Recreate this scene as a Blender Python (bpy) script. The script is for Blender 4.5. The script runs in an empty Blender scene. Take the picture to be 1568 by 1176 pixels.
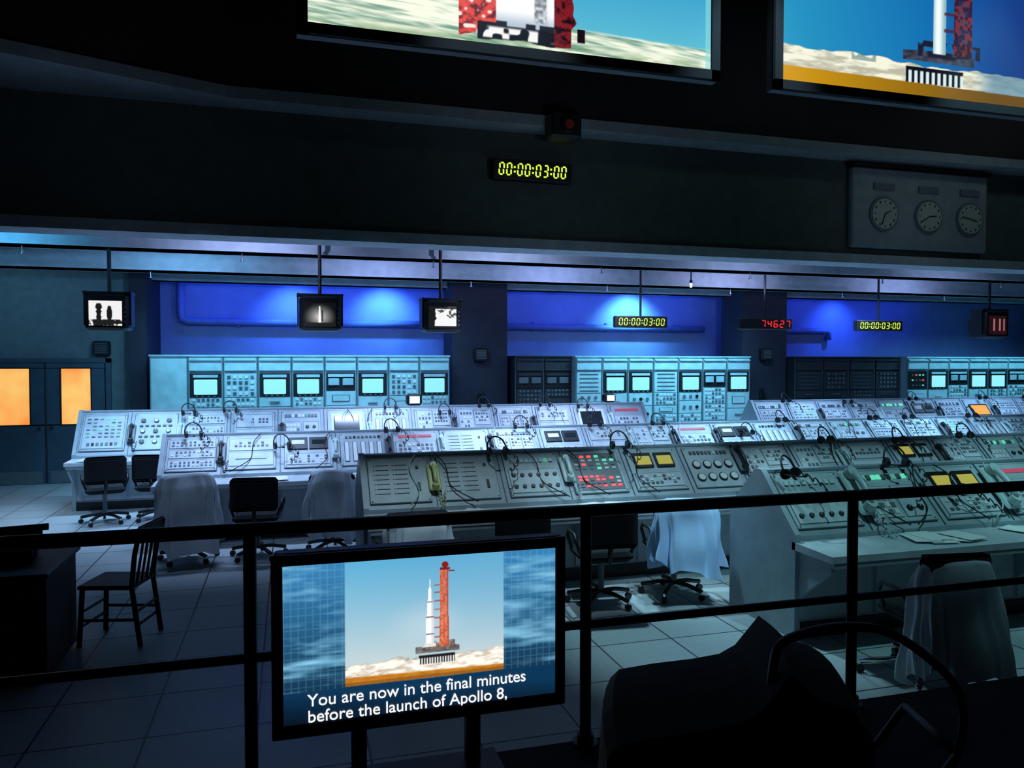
import bpy, math, random
from mathutils import Matrix, Vector
random.seed(7)
scene=bpy.context.scene
scene.view_settings.view_transform='Standard'
R=math.radians

# ---------------------------------------------------------------- materials
def lin(c):
    return tuple(((x/12.92) if x<=.04045 else ((x+.055)/1.055)**2.4) for x in c)
def mat(name,col,rough=.5,metal=0.,em=None,es=0.,noise=.12,nscale=6.,bump=0.):
    m=bpy.data.materials.new(name); m.use_nodes=True
    nt=m.node_tree; b=nt.nodes['Principled BSDF']
    b.inputs['Roughness'].default_value=rough; b.inputs['Metallic'].default_value=metal
    if noise>0:
        tc=nt.nodes.new('ShaderNodeTexCoord'); n=nt.nodes.new('ShaderNodeTexNoise')
        n.inputs['Scale'].default_value=nscale; n.inputs['Detail'].default_value=4
        r=nt.nodes.new('ShaderNodeValToRGB')
        r.color_ramp.elements[0].position=.3; r.color_ramp.elements[1].position=.7
        r.color_ramp.elements[0].color=tuple(c*(1-noise) for c in col)+(1,)
        r.color_ramp.elements[1].color=tuple(min(1,c*(1+noise)) for c in col)+(1,)
        nt.links.new(tc.outputs['Object'],n.inputs['Vector']); nt.links.new(n.outputs['Fac'],r.inputs['Fac'])
        nt.links.new(r.outputs['Color'],b.inputs['Base Color'])
        if bump>0:
            bp=nt.nodes.new('ShaderNodeBump'); bp.inputs['Strength'].default_value=bump
            nt.links.new(n.outputs['Fac'],bp.inputs['Height']); nt.links.new(bp.outputs['Normal'],b.inputs['Normal'])
    else: b.inputs['Base Color'].default_value=tuple(col)+(1,)
    if em:
        b.inputs['Emission Color'].default_value=tuple(em)+(1,); b.inputs['Emission Strength'].default_value=es
    return m
def emat(name,col,s=1.):
    return mat(name,tuple(c*.2 for c in col),.4,0,col,s,0)

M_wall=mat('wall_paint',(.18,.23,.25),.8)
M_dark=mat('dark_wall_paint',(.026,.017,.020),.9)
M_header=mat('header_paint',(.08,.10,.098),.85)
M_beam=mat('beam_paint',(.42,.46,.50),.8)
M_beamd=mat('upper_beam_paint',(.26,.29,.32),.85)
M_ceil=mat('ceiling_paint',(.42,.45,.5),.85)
M_blue=mat('blue_wall_paint',(.22,.30,.6),.8,nscale=1.5)
M_duct=mat('duct_paint',(.15,.24,.55),.6)
M_col=mat('column_paint',(.024,.022,.042),.8)
M_cons=mat('console_paint',(.36,.42,.47),.45)
M_desk=mat('desk_laminate',(.58,.63,.68),.3)
M_panel=mat('panel_paint',(.44,.50,.54),.45)
M_sub=mat('subpanel_paint',(.53,.58,.62),.5)
M_line=mat('panel_seam',(.08,.10,.12),.6,noise=0)
M_blk=mat('black_plastic',(.008,.008,.010),.45,noise=0)
M_gry=mat('grey_knob',(.15,.17,.19),.4,noise=0)
M_wht=mat('white_label',(.75,.77,.76),.5,noise=0)
M_crtd=mat('dark_crt_glass',(.015,.02,.025),.12,noise=0)
M_rack=mat('rack_paint',(.36,.50,.55),.5)
M_rackp=mat('rack_panel',(.45,.59,.63),.5)
M_rackd=mat('unlit_rack_paint',(.018,.020,.028),.6)  # darkened copy of the rack paint, lack of light put into the colour
M_rackp_unlit=mat('unlit_rack_panel',(.032,.032,.042),.6)  # darkened copy of the rack panel, same painted shade
E_cy=emat('crt_cyan',(.30,.84,.95),.95)
E_wh=emat('screen_white',(.8,.9,1.),1.1)
E_gr=emat('led_green',(.15,.95,.60),.7)
E_grd=emat('led_green_dim',(.12,.55,.40),.5)
E_rd=emat('led_red',(1.,.10,.12),1.0)
E_pk=emat('strip_pink',(.8,.12,.22),.45)
E_yl=emat('window_yellow',(.60,.55,.10),.6)
E_or=emat('screen_orange',(1.,.42,.08),.9)
E_dig=emat('digit_yellow',(.75,1.,.08),1.1)
E_red=emat('digit_red',(1.,.02,.03),1.6)
E_cap=emat('caption_white',(.95,.97,.98),1.)
M_rail=mat('rail_paint',(.008,.009,.011),.35,.3,noise=0)
M_plat=mat('platform_carpet',(.012,.012,.016),.95)
M_wood=mat('dark_wood',(.022,.011,.010),.55,nscale=12)
M_cloth=mat('white_cloth',(.70,.76,.84),.9,nscale=3)
M_cloth2=mat('blue_shirt_cloth',(.42,.64,.95),.9,nscale=3)
M_blkfab=mat('black_fabric',(.008,.008,.012),.95)
M_chrome=mat('chrome',(.7,.72,.75),.2,1.,noise=0)
M_paper=mat('paper',(.85,.87,.86),.8,noise=.04)
M_door=mat('door_paint',(.06,.10,.14),.5)
M_phw=mat('ivory_phone_plastic',(.55,.66,.66),.35,noise=0)
M_phy=mat('yellow_phone_plastic',(.60,.60,.25),.35,noise=0)
M_face=mat('clock_face',(.42,.46,.42),.5,noise=0)

def floor_mat():
    m=bpy.data.materials.new('raised_floor_tiles'); m.use_nodes=True
    nt=m.node_tree; b=nt.nodes['Principled BSDF']
    tc=nt.nodes.new('ShaderNodeTexCoord'); mp=nt.nodes.new('ShaderNodeMapping')
    br=nt.nodes.new('ShaderNodeTexBrick'); br.offset=0; br.squash=1
    br.inputs['Scale'].default_value=1; br.inputs['Brick Width'].default_value=.61; br.inputs['Row Height'].default_value=.61
    br.inputs['Mortar Size'].default_value=.007; br.inputs['Mortar Smooth'].default_value=.1
    br.inputs['Color1'].default_value=(.50,.55,.58,1); br.inputs['Color2'].default_value=(.44,.49,.52,1); br.inputs['Mortar'].default_value=(.03,.03,.035,1)
    n=nt.nodes.new('ShaderNodeTexNoise'); n.inputs['Scale'].default_value=30
    mx=nt.nodes.new('ShaderNodeMixRGB'); mx.blend_type='MULTIPLY'; mx.inputs['Fac'].default_value=.25
    mp.inputs['Location'].default_value=(.2,.1,0)
    nt.links.new(tc.outputs['Object'],mp.inputs['Vector']); nt.links.new(mp.outputs['Vector'],br.inputs['Vector'])
    nt.links.new(mp.outputs['Vector'],n.inputs['Vector'])
    nt.links.new(br.outputs['Color'],mx.inputs['Color1']); nt.links.new(n.outputs['Fac'],mx.inputs['Color2'])
    nt.links.new(mx.outputs['Color'],b.inputs['Base Color']); b.inputs['Roughness'].default_value=.42
    return m
M_floor=floor_mat()

# ---------------------------------------------------------------- mesh builder
class MB:
    def __init__(s): s.v=[];s.f=[];s.m=[];s.mats=[];s.sm=[]
    def mi(s,m):
        if m not in s.mats: s.mats.append(m)
        return s.mats.index(m)
    def add(s,vs,fs,m,M=None,smooth=False):
        o=len(s.v); k=s.mi(m)
        for p in vs:
            p=Vector(p)
            if M is not None: p=M@p
            s.v.append(tuple(p))
        for f in fs: s.f.append(tuple(i+o for i in f)); s.m.append(k); s.sm.append(smooth)
    def box(s,c,d,m,M=None):
        x,y,z=c; a,b,e=d[0]/2,d[1]/2,d[2]/2
        vs=[(x-a,y-b,z-e),(x+a,y-b,z-e),(x+a,y+b,z-e),(x-a,y+b,z-e),(x-a,y-b,z+e),(x+a,y-b,z+e),(x+a,y+b,z+e),(x-a,y+b,z+e)]
        s.add(vs,[(0,3,2,1),(4,5,6,7),(0,1,5,4),(1,2,6,5),(2,3,7,6),(3,0,4,7)],m,M)
    def rbox(s,c,d,m,r=.02,M=None):
        x,y,z=c; a,b,e=d[0]/2,d[1]/2,d[2]/2; r=min(r,a*.9,b*.9,e*.9)
        vs=[];fs=[]
        levels=[(-e,r),(-e+r,0),(e-r,0),(e,r)]
        for dz,ins in levels:
            A=a-ins;Bb=b-ins
            for px,py in [(-A+r,-Bb),(A-r,-Bb),(A,-Bb+r),(A,Bb-r),(A-r,Bb),(-A+r,Bb),(-A,Bb-r),(-A,-Bb+r)]:
                vs.append((x+px,y+py,z+dz))
        for l in range(3):
            for i in range(8):
                j=(i+1)%8; fs.append((l*8+i,l*8+j,l*8+8+j,l*8+8+i))
        fs.append(tuple(range(7,-1,-1))); fs.append(tuple(range(24,32)))
        s.add(vs,fs,m,M)
    def cyl(s,p0,p1,r,m,n=12,r1=None,M=None):
        p0=Vector(p0);p1=Vector(p1); r1=r if r1 is None else r1
        d=(p1-p0).normalized(); u=d.orthogonal().normalized(); w=d.cross(u)
        vs=[]
        for p,rr in((p0,r),(p1,r1)):
            for i in range(n):
                a=2*math.pi*i/n; vs.append(p+(u*math.cos(a)+w*math.sin(a))*rr)
        fs=[(i,(i+1)%n,n+(i+1)%n,n+i) for i in range(n)]
        s.add(vs,fs,m,M,True)
        s.add(vs[:n],[tuple(range(n-1,-1,-1))],m,M); s.add(vs[n:],[tuple(range(n))],m,M)
    def tube(s,pts,r,m,n=6,M=None):
        pts=[Vector(p) for p in pts]; vs=[];N=len(pts)
        ref=None
        for i,p in enumerate(pts):
            t=(pts[min(i+1,N-1)]-pts[max(i-1,0)]).normalized()
            u=t.orthogonal().normalized() if ref is None else (ref-t*ref.dot(t)).normalized()
            ref=u; w=t.cross(u)
            for k in range(n):
                a=2*math.pi*k/n; vs.append(p+(u*math.cos(a)+w*math.sin(a))*r)
        fs=[]
        for i in range(N-1):
            for k in range(n):
                l=(k+1)%n; fs.append((i*n+k,i*n+l,(i+1)*n+l,(i+1)*n+k))
        fs.append(tuple(range(n-1,-1,-1))); fs.append(tuple((N-1)*n+k for k in range(n)))
        s.add(vs,fs,m,M,True)
    def prism(s,poly,x0,x1,m):
        n=len(poly); vs=[(x0,y,z) for y,z in poly]+[(x1,y,z) for y,z in poly]
        fs=[(i,(i+1)%n,n+(i+1)%n,n+i) for i in range(n)]+[tuple(range(n-1,-1,-1)),tuple(range(n,2*n))]
        s.add(vs,fs,m)
    def prismz(s,poly,z0,z1,m):
        n=len(poly); vs=[(x,y,z0) for x,y in poly]+[(x,y,z1) for x,y in poly]
        fs=[(i,(i+1)%n,n+(i+1)%n,n+i) for i in range(n)]+[tuple(range(n-1,-1,-1)),tuple(range(n,2*n))]
        s.add(vs,fs,m)
    def mesh(s,name):
        me=bpy.data.meshes.new(name); me.from_pydata(s.v,[],s.f)
        for m in s.mats: me.materials.append(m)
        me.polygons.foreach_set('material_index',s.m); me.polygons.foreach_set('use_smooth',s.sm)
        me.update(); return me
    def obj(s,name,parent=None,loc=(0,0,0),rz=0):
        o=bpy.data.objects.new(name,s.mesh(name)); bpy.context.collection.objects.link(o)
        o.location=loc; o.rotation_euler=(0,0,rz)
        if parent: o.parent=parent
        return o
def simple(name,c,d,m):
    b=MB(); b.box(c,d,m); return b.obj(name)
def smooth_pts(P,k=5):
    out=[];P=[Vector(p) for p in P]
    for i in range(len(P)-1):
        p0=P[max(i-1,0)];p1=P[i];p2=P[i+1];p3=P[min(i+2,len(P)-1)]
        for j in range(k):
            t=j/k; out.append(.5*((2*p1)+(-p0+p2)*t+(2*p0-5*p1+4*p2-p3)*t*t+(-p0+3*p1-3*p2+p3)*t**3))
    out.append(P[-1]); return out

# ---------------------------------------------------------------- room shell
XL,XR,YF,YB=-6.2,21.5,-3.,17.
simple('floor',((XL+XR)/2,(YF+YB)/2,-.05),(XR-XL+.4,YB-YF+.4,.1),M_floor)
simple('wall_back',((XL+XR)/2,YB+.1,3.6),(XR-XL+.4,.2,7.2),M_blue)
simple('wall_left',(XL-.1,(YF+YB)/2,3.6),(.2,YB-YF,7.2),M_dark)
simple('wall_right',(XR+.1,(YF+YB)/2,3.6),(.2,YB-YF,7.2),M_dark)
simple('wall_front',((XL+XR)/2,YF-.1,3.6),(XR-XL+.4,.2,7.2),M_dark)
b=MB()
b.box(((XL+XR)/2,(8.95+YB)/2,3.95),(XR-XL,YB-8.95,.16),M_ceil)
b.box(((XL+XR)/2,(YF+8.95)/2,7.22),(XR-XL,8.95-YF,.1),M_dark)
b.obj('ceiling')
b=MB()
b.box(((XL-2.75)/2,15.5+.73,1.93),(-2.75-XL-.01,1.46,3.86),M_wall)
b.obj('wall_back_left')
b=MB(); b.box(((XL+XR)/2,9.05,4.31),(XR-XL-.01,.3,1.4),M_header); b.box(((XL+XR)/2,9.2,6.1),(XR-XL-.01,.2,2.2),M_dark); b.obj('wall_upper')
b=MB(); b.box(((XL+XR)/2,9.06,3.58),(XR-XL-.01,.42,.12),M_beam); b.obj('trim_1')
for i,(y,w,z) in enumerate([(11.0,.35,3.62),(13.35,.4,3.60),(15.9,.3,3.70)]):
    b=MB(); b.box(((XL+XR)/2,y,(z+3.87)/2),(XR-XL-.01,w,3.87-z),M_beam)
    b.box(((XL+XR)/2,y,z+.02),(XR-XL-.01,w+.06,.04),M_beam)
    if i<2:
        for q in range(9):
            x=-3.2+q*2.6+i*1.1; b.cyl((x,y,z),(x,y,z-.09),.012,M_chrome,8); b.cyl((x,y,z-.09),(x,y,z-.1),.03,M_chrome,10)
    b.obj('ceiling_beam')
b=MB()
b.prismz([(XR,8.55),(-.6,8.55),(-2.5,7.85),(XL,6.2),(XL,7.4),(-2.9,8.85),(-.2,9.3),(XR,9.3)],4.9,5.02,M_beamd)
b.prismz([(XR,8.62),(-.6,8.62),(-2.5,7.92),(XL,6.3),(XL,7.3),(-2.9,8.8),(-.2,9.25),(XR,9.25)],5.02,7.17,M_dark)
b.obj('trim_2')
for (x0,x1) in [(3.15,4.3),(9.8,10.95)]:
    b=MB(); b.box(((x0+x1)/2,15.7,1.93),(x1-x0,.9,3.86),M_col); b.box(((x0+x1)/2,15.7,.06),(x1-x0+.04,.94,.12),M_blk)
    b.obj('column')
b=MB(); b.box((-2.6,15.9,1.93),(.28,1.6,3.86),M_col); b.obj('column')  # dark box painting in the shade of the wall recess
def speaker(x,y,z):
    b=MB(); b.rbox((0,0,0),(.28,.14,.26),M_blk,.02); b.box((0,-.075,0),(.22,.012,.20),M_blk)
    for k in range(6): b.box((0,-.083,-.08+k*.032),(.2,.006,.01),M_gry)
    b.obj('loudspeaker',loc=(x,y,z))
speaker(3.72,15.17,2.32); speaker(10.35,15.17,2.35); speaker(-3.25,15.42,2.42)
def wallphone(x,y,z):
    b=MB(); b.rbox((0,0,0),(.14,.08,.24),M_blk,.02); b.tube([(0,-.05,-.1),(0,-.09,-.06),(0,-.09,.06),(0,-.05,.1)],.02,M_blk)
    b.obj('intercom_telephone',loc=(x,y,z))
wallphone(3.74,15.2,1.42); wallphone(10.3,15.2,1.45)
b=MB()
def duct(pts): b.tube(pts,.075,M_duct,12)
duct([(-2.1,16.85,3.85),(-2.1,16.85,3.15),(-2.08,16.85,3.04),(-1.98,16.85,3.0),(-1.6,16.85,3.0),(3.1,16.85,3.0)])
duct([(4.35,16.85,2.98),(9.75,16.85,2.98)])
duct([(10.98,16.85,2.98),(13.3,16.85,2.98),(13.38,16.88,2.93),(13.38,16.9,2.75)])
for x in (-1,.6,2.2,5.4,7.2,9,12): b.box((x,16.925,2.99),(.05,.13,.2),M_duct)
b.obj('duct_pipe')

# ---------------------------------------------------------------- doors
def door(name,x0,x1):
    b=MB(); w=x1-x0; cx=(x0+x1)/2; y=15.44
    b.box((cx,y,.53),(w-.02,.05,1.06),M_door); b.box((cx,y,2.1),(w-.02,.05,.1),M_door)
    b.box((x0+.12,y,1.55),(.22,.05,1.02),M_door); b.box((x1-.12,y,1.55),(.22,.05,1.02),M_door)
    g=mat('warm_lit_glass',(.5,.3,.1),.3,0,(1.,.36,.05),.95,0)
    nt=g.node_tree; bs=nt.nodes['Principled BSDF']; tc=nt.nodes.new('ShaderNodeTexCoord'); n=nt.nodes.new('ShaderNodeTexNoise'); n.inputs['Scale'].default_value=1.6
    r=nt.nodes.new('ShaderNodeValToRGB'); r.color_ramp.elements[0].position=.35; r.color_ramp.elements[1].position=.65
    r.color_ramp.elements[0].color=(1,.27,.04,1); r.color_ramp.elements[1].color=(1,.55,.14,1)
    nt.links.new(tc.outputs['Object'],n.inputs['Vector']); nt.links.new(n.outputs['Fac'],r.inputs['Fac']); nt.links.new(r.outputs['Color'],bs.inputs['Emission Color'])
    b.box((cx,y+.005,1.56),(w-.44,.02,1.0),g)
    for z in (1.05,2.06): b.box((cx,y-.02,z),(w-.42,.03,.02),M_blk)
    for x in (x0+.23,x1-.23): b.box((x,y-.02,1.555),(.02,.03,1.02),M_blk)
    hx=x1-.09 if name=='door_1' else x0+.09
    b.cyl((hx,y-.03,1.0),(hx,y-.09,1.0),.03,M_chrome)
    b.box((cx,y-.03,.12),(w-.1,.01,.22),M_gry)
    b.obj(name)
door('door_1',-5.12,-4.17); door('door_2',-4.15,-3.2)
b=MB(); b.box((-4.16,15.45,2.2),(2.1,.09,.08),M_door)
for x in (-5.17,-3.15): b.box((x,15.45,1.12),(.08,.09,2.24),M_door)
b.obj('trim_3')

# ---------------------------------------------------------------- equipment racks
def rack_group(name,x0,w,kinds,y=14.8,top=2.27,dark=False,endpanel=0.,depth=.7):
    P,Q=(M_rackd,M_rackp_unlit) if dark else (M_rack,M_rackp)  # dark groups are unlit racks, their shade carried by the material colour
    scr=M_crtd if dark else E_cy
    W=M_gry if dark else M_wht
    b=MB(); n=len(kinds); X1=x0+w*n
    b.box(((x0-endpanel+X1)/2,y+depth/2,top/2),(X1-x0+endpanel,depth,top),P)
    b.box(((x0-endpanel+X1)/2,y+depth/2-.01,top+.015),(X1-x0+endpanel+.03,depth+.04,.03),P)
    if endpanel:
        b.box((x0-endpanel/2,y-.012,top/2),(endpanel-.04,.024,top-.1),Q)
    rng=random.Random(name+str(x0))
    for i,k in enumerate(kinds):
        cx=x0+w*(i+.5)
        b.box((x0+w*i,y-.006,top/2),(.02,.014,top-.02),M_line)
        b.box((cx,y-.02,top-.15),(w-.05,.04,.24),Q)
        b.box((cx,y-.045,top-.06),(w-.05,.05,.03),P)
        b.box((cx,y-.042,top-.26),(w-.05,.006,.012),M_line)
        z=top-.30
        def pan(h,m=Q,dx=.06):
            nonlocal z
            b.box((cx,y-.012,z-h/2),(w-dx,.026,h-.016),m); z-=h; return z+h/2
        if k=='c':
            zc=pan(.44,M_blk)
            b.rbox((cx,y-.035,zc-.03),(w*.66,.03,.27),scr,.02)
            b.box((cx,y-.03,zc+.165),(w*.7,.02,.05),Q)
            for q in range(4): b.box((cx-.15+q*.1,y-.035,zc-.195),(.03,.02,.02),M_gry)
        elif k=='t':
            zc=pan(.34,M_blk)
            for s in(-1,1): b.rbox((cx+s*w*.22,y-.035,zc),(w*.34,.03,.14),M_rack if not dark else M_gry,.015)
            b.box((cx,y-.03,zc+.12),(w*.8,.02,.05),Q)
        elif k=='b':
            zc=pan(.44)
            for r_ in range(4):
                for q in range(5):
                    b.box((cx-.2+q*.1,y-.03,zc-.15+r_*.1),(.055,.02,.05),rng.choice([M_gry,W,M_line]))
        elif k=='l':
            zc=pan(.44)
            for r_ in range(5): b.box((cx,y-.028,zc-.17+r_*.085),(w*.7,.01,.018),M_line)
        elif k=='r':
            zc=pan(.44,M_blk)
            for r_ in range(3):
                for q in range(4): b.box((cx-.15+q*.1,y-.03,zc-.12+r_*.12),(.04,.02,.03),rng.choice([E_rd,M_gry,E_gr,M_gry]))
        while z>.3:
            h=rng.choice([.18,.27,.36]); zc=pan(min(h,z-.1))
            t=rng.random()
            if t<.35:
                rows=max(1,int(h/.09))
                for r_ in range(rows):
                    for q in range(6): b.box((cx-.2+q*.08,y-.03,zc-h/2+.055+r_*.085),(.045,.02,.04),rng.choice([M_gry,W,W,M_line]))
            elif t<.6:
                for q in range(3): b.cyl((cx-.15+q*.15,y-.02,zc),(cx-.15+q*.15,y-.045,zc),.035,M_gry if rng.random()<.6 else M_blk)
            elif t<.8:
                b.box((cx,y-.03,zc),(w*.55,.012,h*.45),M_line); b.box((cx,y-.036,zc),(w*.5,.012,h*.38),M_rackp if not dark else M_rackp_unlit)
            else: b.box((cx,y-.035,zc),(w*.3,.03,.02),M_gry)
    return b.obj(name)
rack_group('equipment_rack',-1.74,.592,list('cbcctcbc'),endpanel=.62)
rack_group('equipment_rack',5.62,.582,list('lcclctc'))
rack_group('equipment_rack',13.9,.6,list('rctcctcbcct'))
rack_group('equipment_rack',4.4,.6,list('tt'),dark=True,y=15.0)
rack_group('equipment_rack',11.0,.72,list('lblb'),dark=True,y=15.0)

# ---------------------------------------------------------------- consoles
def module(b,M,x,w,L,k,rng):
    cx=x+w/2; iw=w*.76; x0=cx-iw/2; v0=L*.14; ih=L*.74
    def bx(px,pv,sw,sv,m,n0=.016,h=.012): b.box((x0+px*iw,v0+pv*ih,n0+h/2),(sw*iw,sv*ih,h),m,M)
    b.box((x,L/2,.004),(.008,L*.98,.01),M_line,M)
    b.rbox((cx,L*.51,.006),(w*.86,L*.86,.02),M_line,.004,M)
    b.rbox((cx,L*.51,.009),(w*.848,L*.84,.022),M_panel,.004,M)
    for sx in(-1,1):
        for sv in(.12,.9): b.cyl((cx+sx*w*.395,L*sv,.02),(cx+sx*w*.395,L*sv,.024),.008,M_line,6,M=M)
    N=.02
    def grid(px,pv,sw,sv,nx,ny,cols,fw=.6,fh=.55,h=.014):
        for i in range(nx):
            for j in range(ny):
                m=rng.choice(cols)
                if m: bx(px+sw*((i+.5)/nx-.5),pv+sv*((j+.5)/ny-.5),sw/nx*fw,sv/ny*fh,m,N,h)
    def sub(px,pv,sw,sv,m=M_sub):
        bx(px,pv,sw+.02,sv+.03,M_line,N-.002,.004); bx(px,pv,sw,sv,m,N,.006)
    def dial(px,pv,r,m=M_blk,face=None):
        c=(x0+px*iw,v0+pv*ih)
        b.cyl((c[0],c[1],N),(c[0],c[1],N+.018),r,m,12,M=M)
        if face: b.cyl((c[0],c[1],N+.018),(c[0],c[1],N+.022),r*.8,face,12,M=M)
        else: b.box((c[0],c[1]+r*.4,N+.02),(r*.15,r*.7,.005),M_wht,M)
    if k=='b':
        v=rng.randrange(3)
        if v==0:
            for j in range(3):
                sub(.5,.15+.34*j,1,.27); grid(.5,.15+.34*j,.94,.2,10,2,[M_gry,M_line,M_wht,M_line,None,M_gry],.5,.5)
        elif v==1:
            sub(.24,.5,.46,1); sub(.75,.72,.48,.5); sub(.75,.2,.48,.38)
            grid(.24,.5,.4,.9,4,6,[M_gry,M_line,M_wht,None],.55,.5); grid(.75,.74,.42,.36,5,3,[M_wht,M_line,M_gry],.6,.5)
            for i in range(3): dial(.6+.15*i,.2,.022)
        else:
            grid(.5,.9,.96,.14,12,1,[M_wht,M_line,M_gry],.7,.7)
            for i in range(3):
                sub(.165+.335*i,.4,.29,.72); grid(.165+.335*i,.56,.25,.34,3,3,[M_line,M_gry,M_wht],.6,.5); dial(.165+.335*i,.2,.026)
    elif k=='g':
        sub(.5,.5,1,1); grid(.5,.62,.92,.66,6,6,[E_grd,E_gr,M_gry,M_line,M_gry,None],.6,.3); grid(.5,.12,.8,.16,7,1,[M_blk,M_gry])
    elif k=='d':
        for i in range(3):
            for j in range(3): dial(.17+.33*i,.17+.33*j,.036,M_blk,M_wht if (i+j)%2 else None)
        grid(.5,.33,.9,.08,6,1,[M_line]); grid(.5,.66,.9,.08,6,1,[M_line])
    elif k=='D':
        grid(.5,.9,.9,.15,10,1,[M_gry,M_line,M_wht])
        for i in range(4):
            for j in range(2): dial(.12+.25*i,.2+.36*j,.05,M_blk,M_wht)
    elif k=='c':
        bx(.5,.62,.85,.68,M_blk,N,.02); b.rbox((x0+.5*iw,v0+.62*ih,N+.026),(iw*.68,ih*.55,.02),M_crtd,.01,M); grid(.5,.1,.9,.14,9,1,[M_gry,M_wht])
    elif k=='C':
        bx(.5,.55,.9,.8,M_wht,N,.012); b.rbox((x0+.5*iw,v0+.55*ih,N+.02),(iw*.74,ih*.62,.02),M_crtd,.01,M)
    elif k=='s':
        for i in range(5):
            bx(.1+.2*i,.4,.12,.7,M_line,N,.006); bx(.1+.2*i,.4,.09,.66,M_wht,N,.014)
        grid(.5,.92,.9,.12,9,1,[M_gry,M_blk])
    elif k=='r':
        bx(.5,.9,.85,.08,E_pk,N,.01); sub(.5,.36,1,.66); grid(.5,.36,.9,.55,8,4,[M_gry,M_line,M_wht,None])
    elif k=='L':
        bx(.5,.5,1,1,M_gry,N,.006)
        grid(.5,.74,.94,.44,6,4,[E_gr,E_grd,M_gry,M_wht,E_rd,M_gry,M_sub],.55,.5); grid(.35,.22,.6,.34,5,4,[E_rd,E_pk,M_gry,E_rd],.6,.6); grid(.83,.2,.28,.3,2,3,[M_wht,E_rd,M_gry],.6,.6)
    elif k=='y':
        for i in(.26,.74):
            bx(i,.74,.4,.4,M_blk,N,.02); bx(i,.72,.32,.24,E_yl if i<.5 else rng.choice([E_yl,M_phw]),N+.02,.006)
        sub(.5,.2,1,.36); grid(.5,.2,.9,.28,9,3,[M_wht,M_gry,M_line,None])
    elif k=='w':
        for i in(.26,.74):
            bx(i,.74,.44,.4,M_blk,N,.02); bx(i,.76,.3,.14,M_wht if i<.5 else M_crtd,N+.02,.006)
        sub(.5,.2,1,.36); grid(.5,.2,.9,.28,9,3,[M_wht,M_gry,M_line,None])
    elif k=='t':
        for i in(.2,.55):
            for j in range(7):
                bx(i,.15+.12*j,.24,.014,M_line,N,.005)
                bx(i-.15,.15+.12*j,.02,.02,M_line,N,.005)
        bx(.86,.3,.05,.2,M_blk,N,.012); bx(.86,.8,.05,.06,M_blk,N,.012)
    elif k=='k':
        grid(.5,.9,.94,.13,10,1,[E_grd,M_wht,E_gr,M_gry,M_gry],.7,.7)
        sub(.26,.36,.46,.66); grid(.26,.36,.4,.58,4,4,[M_wht,M_wht,M_gry],.7,.65); sub(.77,.36,.42,.66)
        for i in range(2):
            for j in range(2): dial(.67+.2*i,.2+.32*j,.028)
    elif k=='K':
        grid(.5,.86,.9,.16,9,1,[E_grd,M_phw,M_phw,M_phw],.7,.6); sub(.5,.32,1,.6)
        for i in range(6):
            for j in range(2): dial(.08+.168*i,.17+.3*j,.022,M_blk)
    elif k=='o':
        sub(.5,.76,1,.4); sub(.5,.26,1,.44); grid(.5,.76,.8,.2,8,2,[M_line,M_gry,None]); bx(.5,.26,.7,.02,M_line,N+.006,.004)
    elif k=='a':
        bx(.5,.6,.86,.5,M_blk,N,.02); bx(.5,.6,.74,.4,E_or,N+.02,.006); grid(.5,.12,.9,.14,8,1,[M_gry,M_wht])

def console_row(x0,pitch,kinds,yap,zap,ydesk):
    b=MB(); n=len(kinds); x1=x0+pitch*n; zb=.80; yb=yap-.47; yr=yap+.4
    poly=[(yb,0),(yb,zb),(yap-.03,zap),(yap+.03,zap),(yr,.89),(yr,0)]
    b.prism(poly,x0+.02,x1-.02,M_cons)
    pc=[(yb-.03,0),(yb-.03,zb+.02),(yap-.04,zap+.03),(yap+.04,zap+.03),(yr+.02,.90),(yr+.02,0)]
    b.prism(pc,x0-.02,x0+.03,M_cons); b.prism(pc,x1-.03,x1+.02,M_cons)
    b.prism([(ydesk,.70),(ydesk,.75),(yb+.01,.76),(yb+.01,.70)],x0-.02,x1+.02,M_desk)
    b.box(((x0+x1)/2,ydesk+.02,.69),(x1-x0,.03,.06),M_cons)
    i=0
    while x0+i*pitch*3<x1-.1 :
        b.prism([(ydesk+.05,.62),(ydesk+.05,.70),(yb,.70),(yb,.30)],x0+i*pitch*3+.01,x0+i*pitch*3+.04,M_cons); i+=1
    b.box(((x0+x1)/2,yb-.01,.06),(x1-x0-.06,.02,.12),M_blk)
    for i in range(n): b.box((x0+pitch*(i+.5),yb-.008,.4),(pitch-.05,.016,.5),M_panel)
    dy=yap-.03-yb; dz=zap-zb; L=math.hypot(dy,dz); c,s=dy/L,dz/L
    M=Matrix(((1,0,0,x0),(0,c,-s,yb),(0,s,c,zb),(0,0,0,1)))
    rng=random.Random(int(yap*100)+int(x0*10))
    for i,k in enumerate(kinds): module(b,M,i*pitch,pitch,L,k,rng)
    b.box(((x0+x1)/2,yap-.0,zap+.01),(x1-x0,.08,.025),M_cons)
    o=b.obj('launch_control_console')
    return M,L,o
rowD=console_row(-3.02,.71,list('gdbokCsbbboCr'),12.95,1.41,12.03)
rowD2=console_row(8.5,.71,list('bgbbkwbabbbcb'),12.95,1.41,12.03)
rowC=console_row(-1.50,.69,list('bowsrtbwobrwsbkbbgsbbwb'),10.4,1.24,9.46)
rowB=console_row(.66,.675,list('ttKLyDbboybksbbbb'),7.6,1.24,6.68)
rowA=console_row(3.77,.73,list('KkyrbKkb'),5.59,1.24,4.66)

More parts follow.
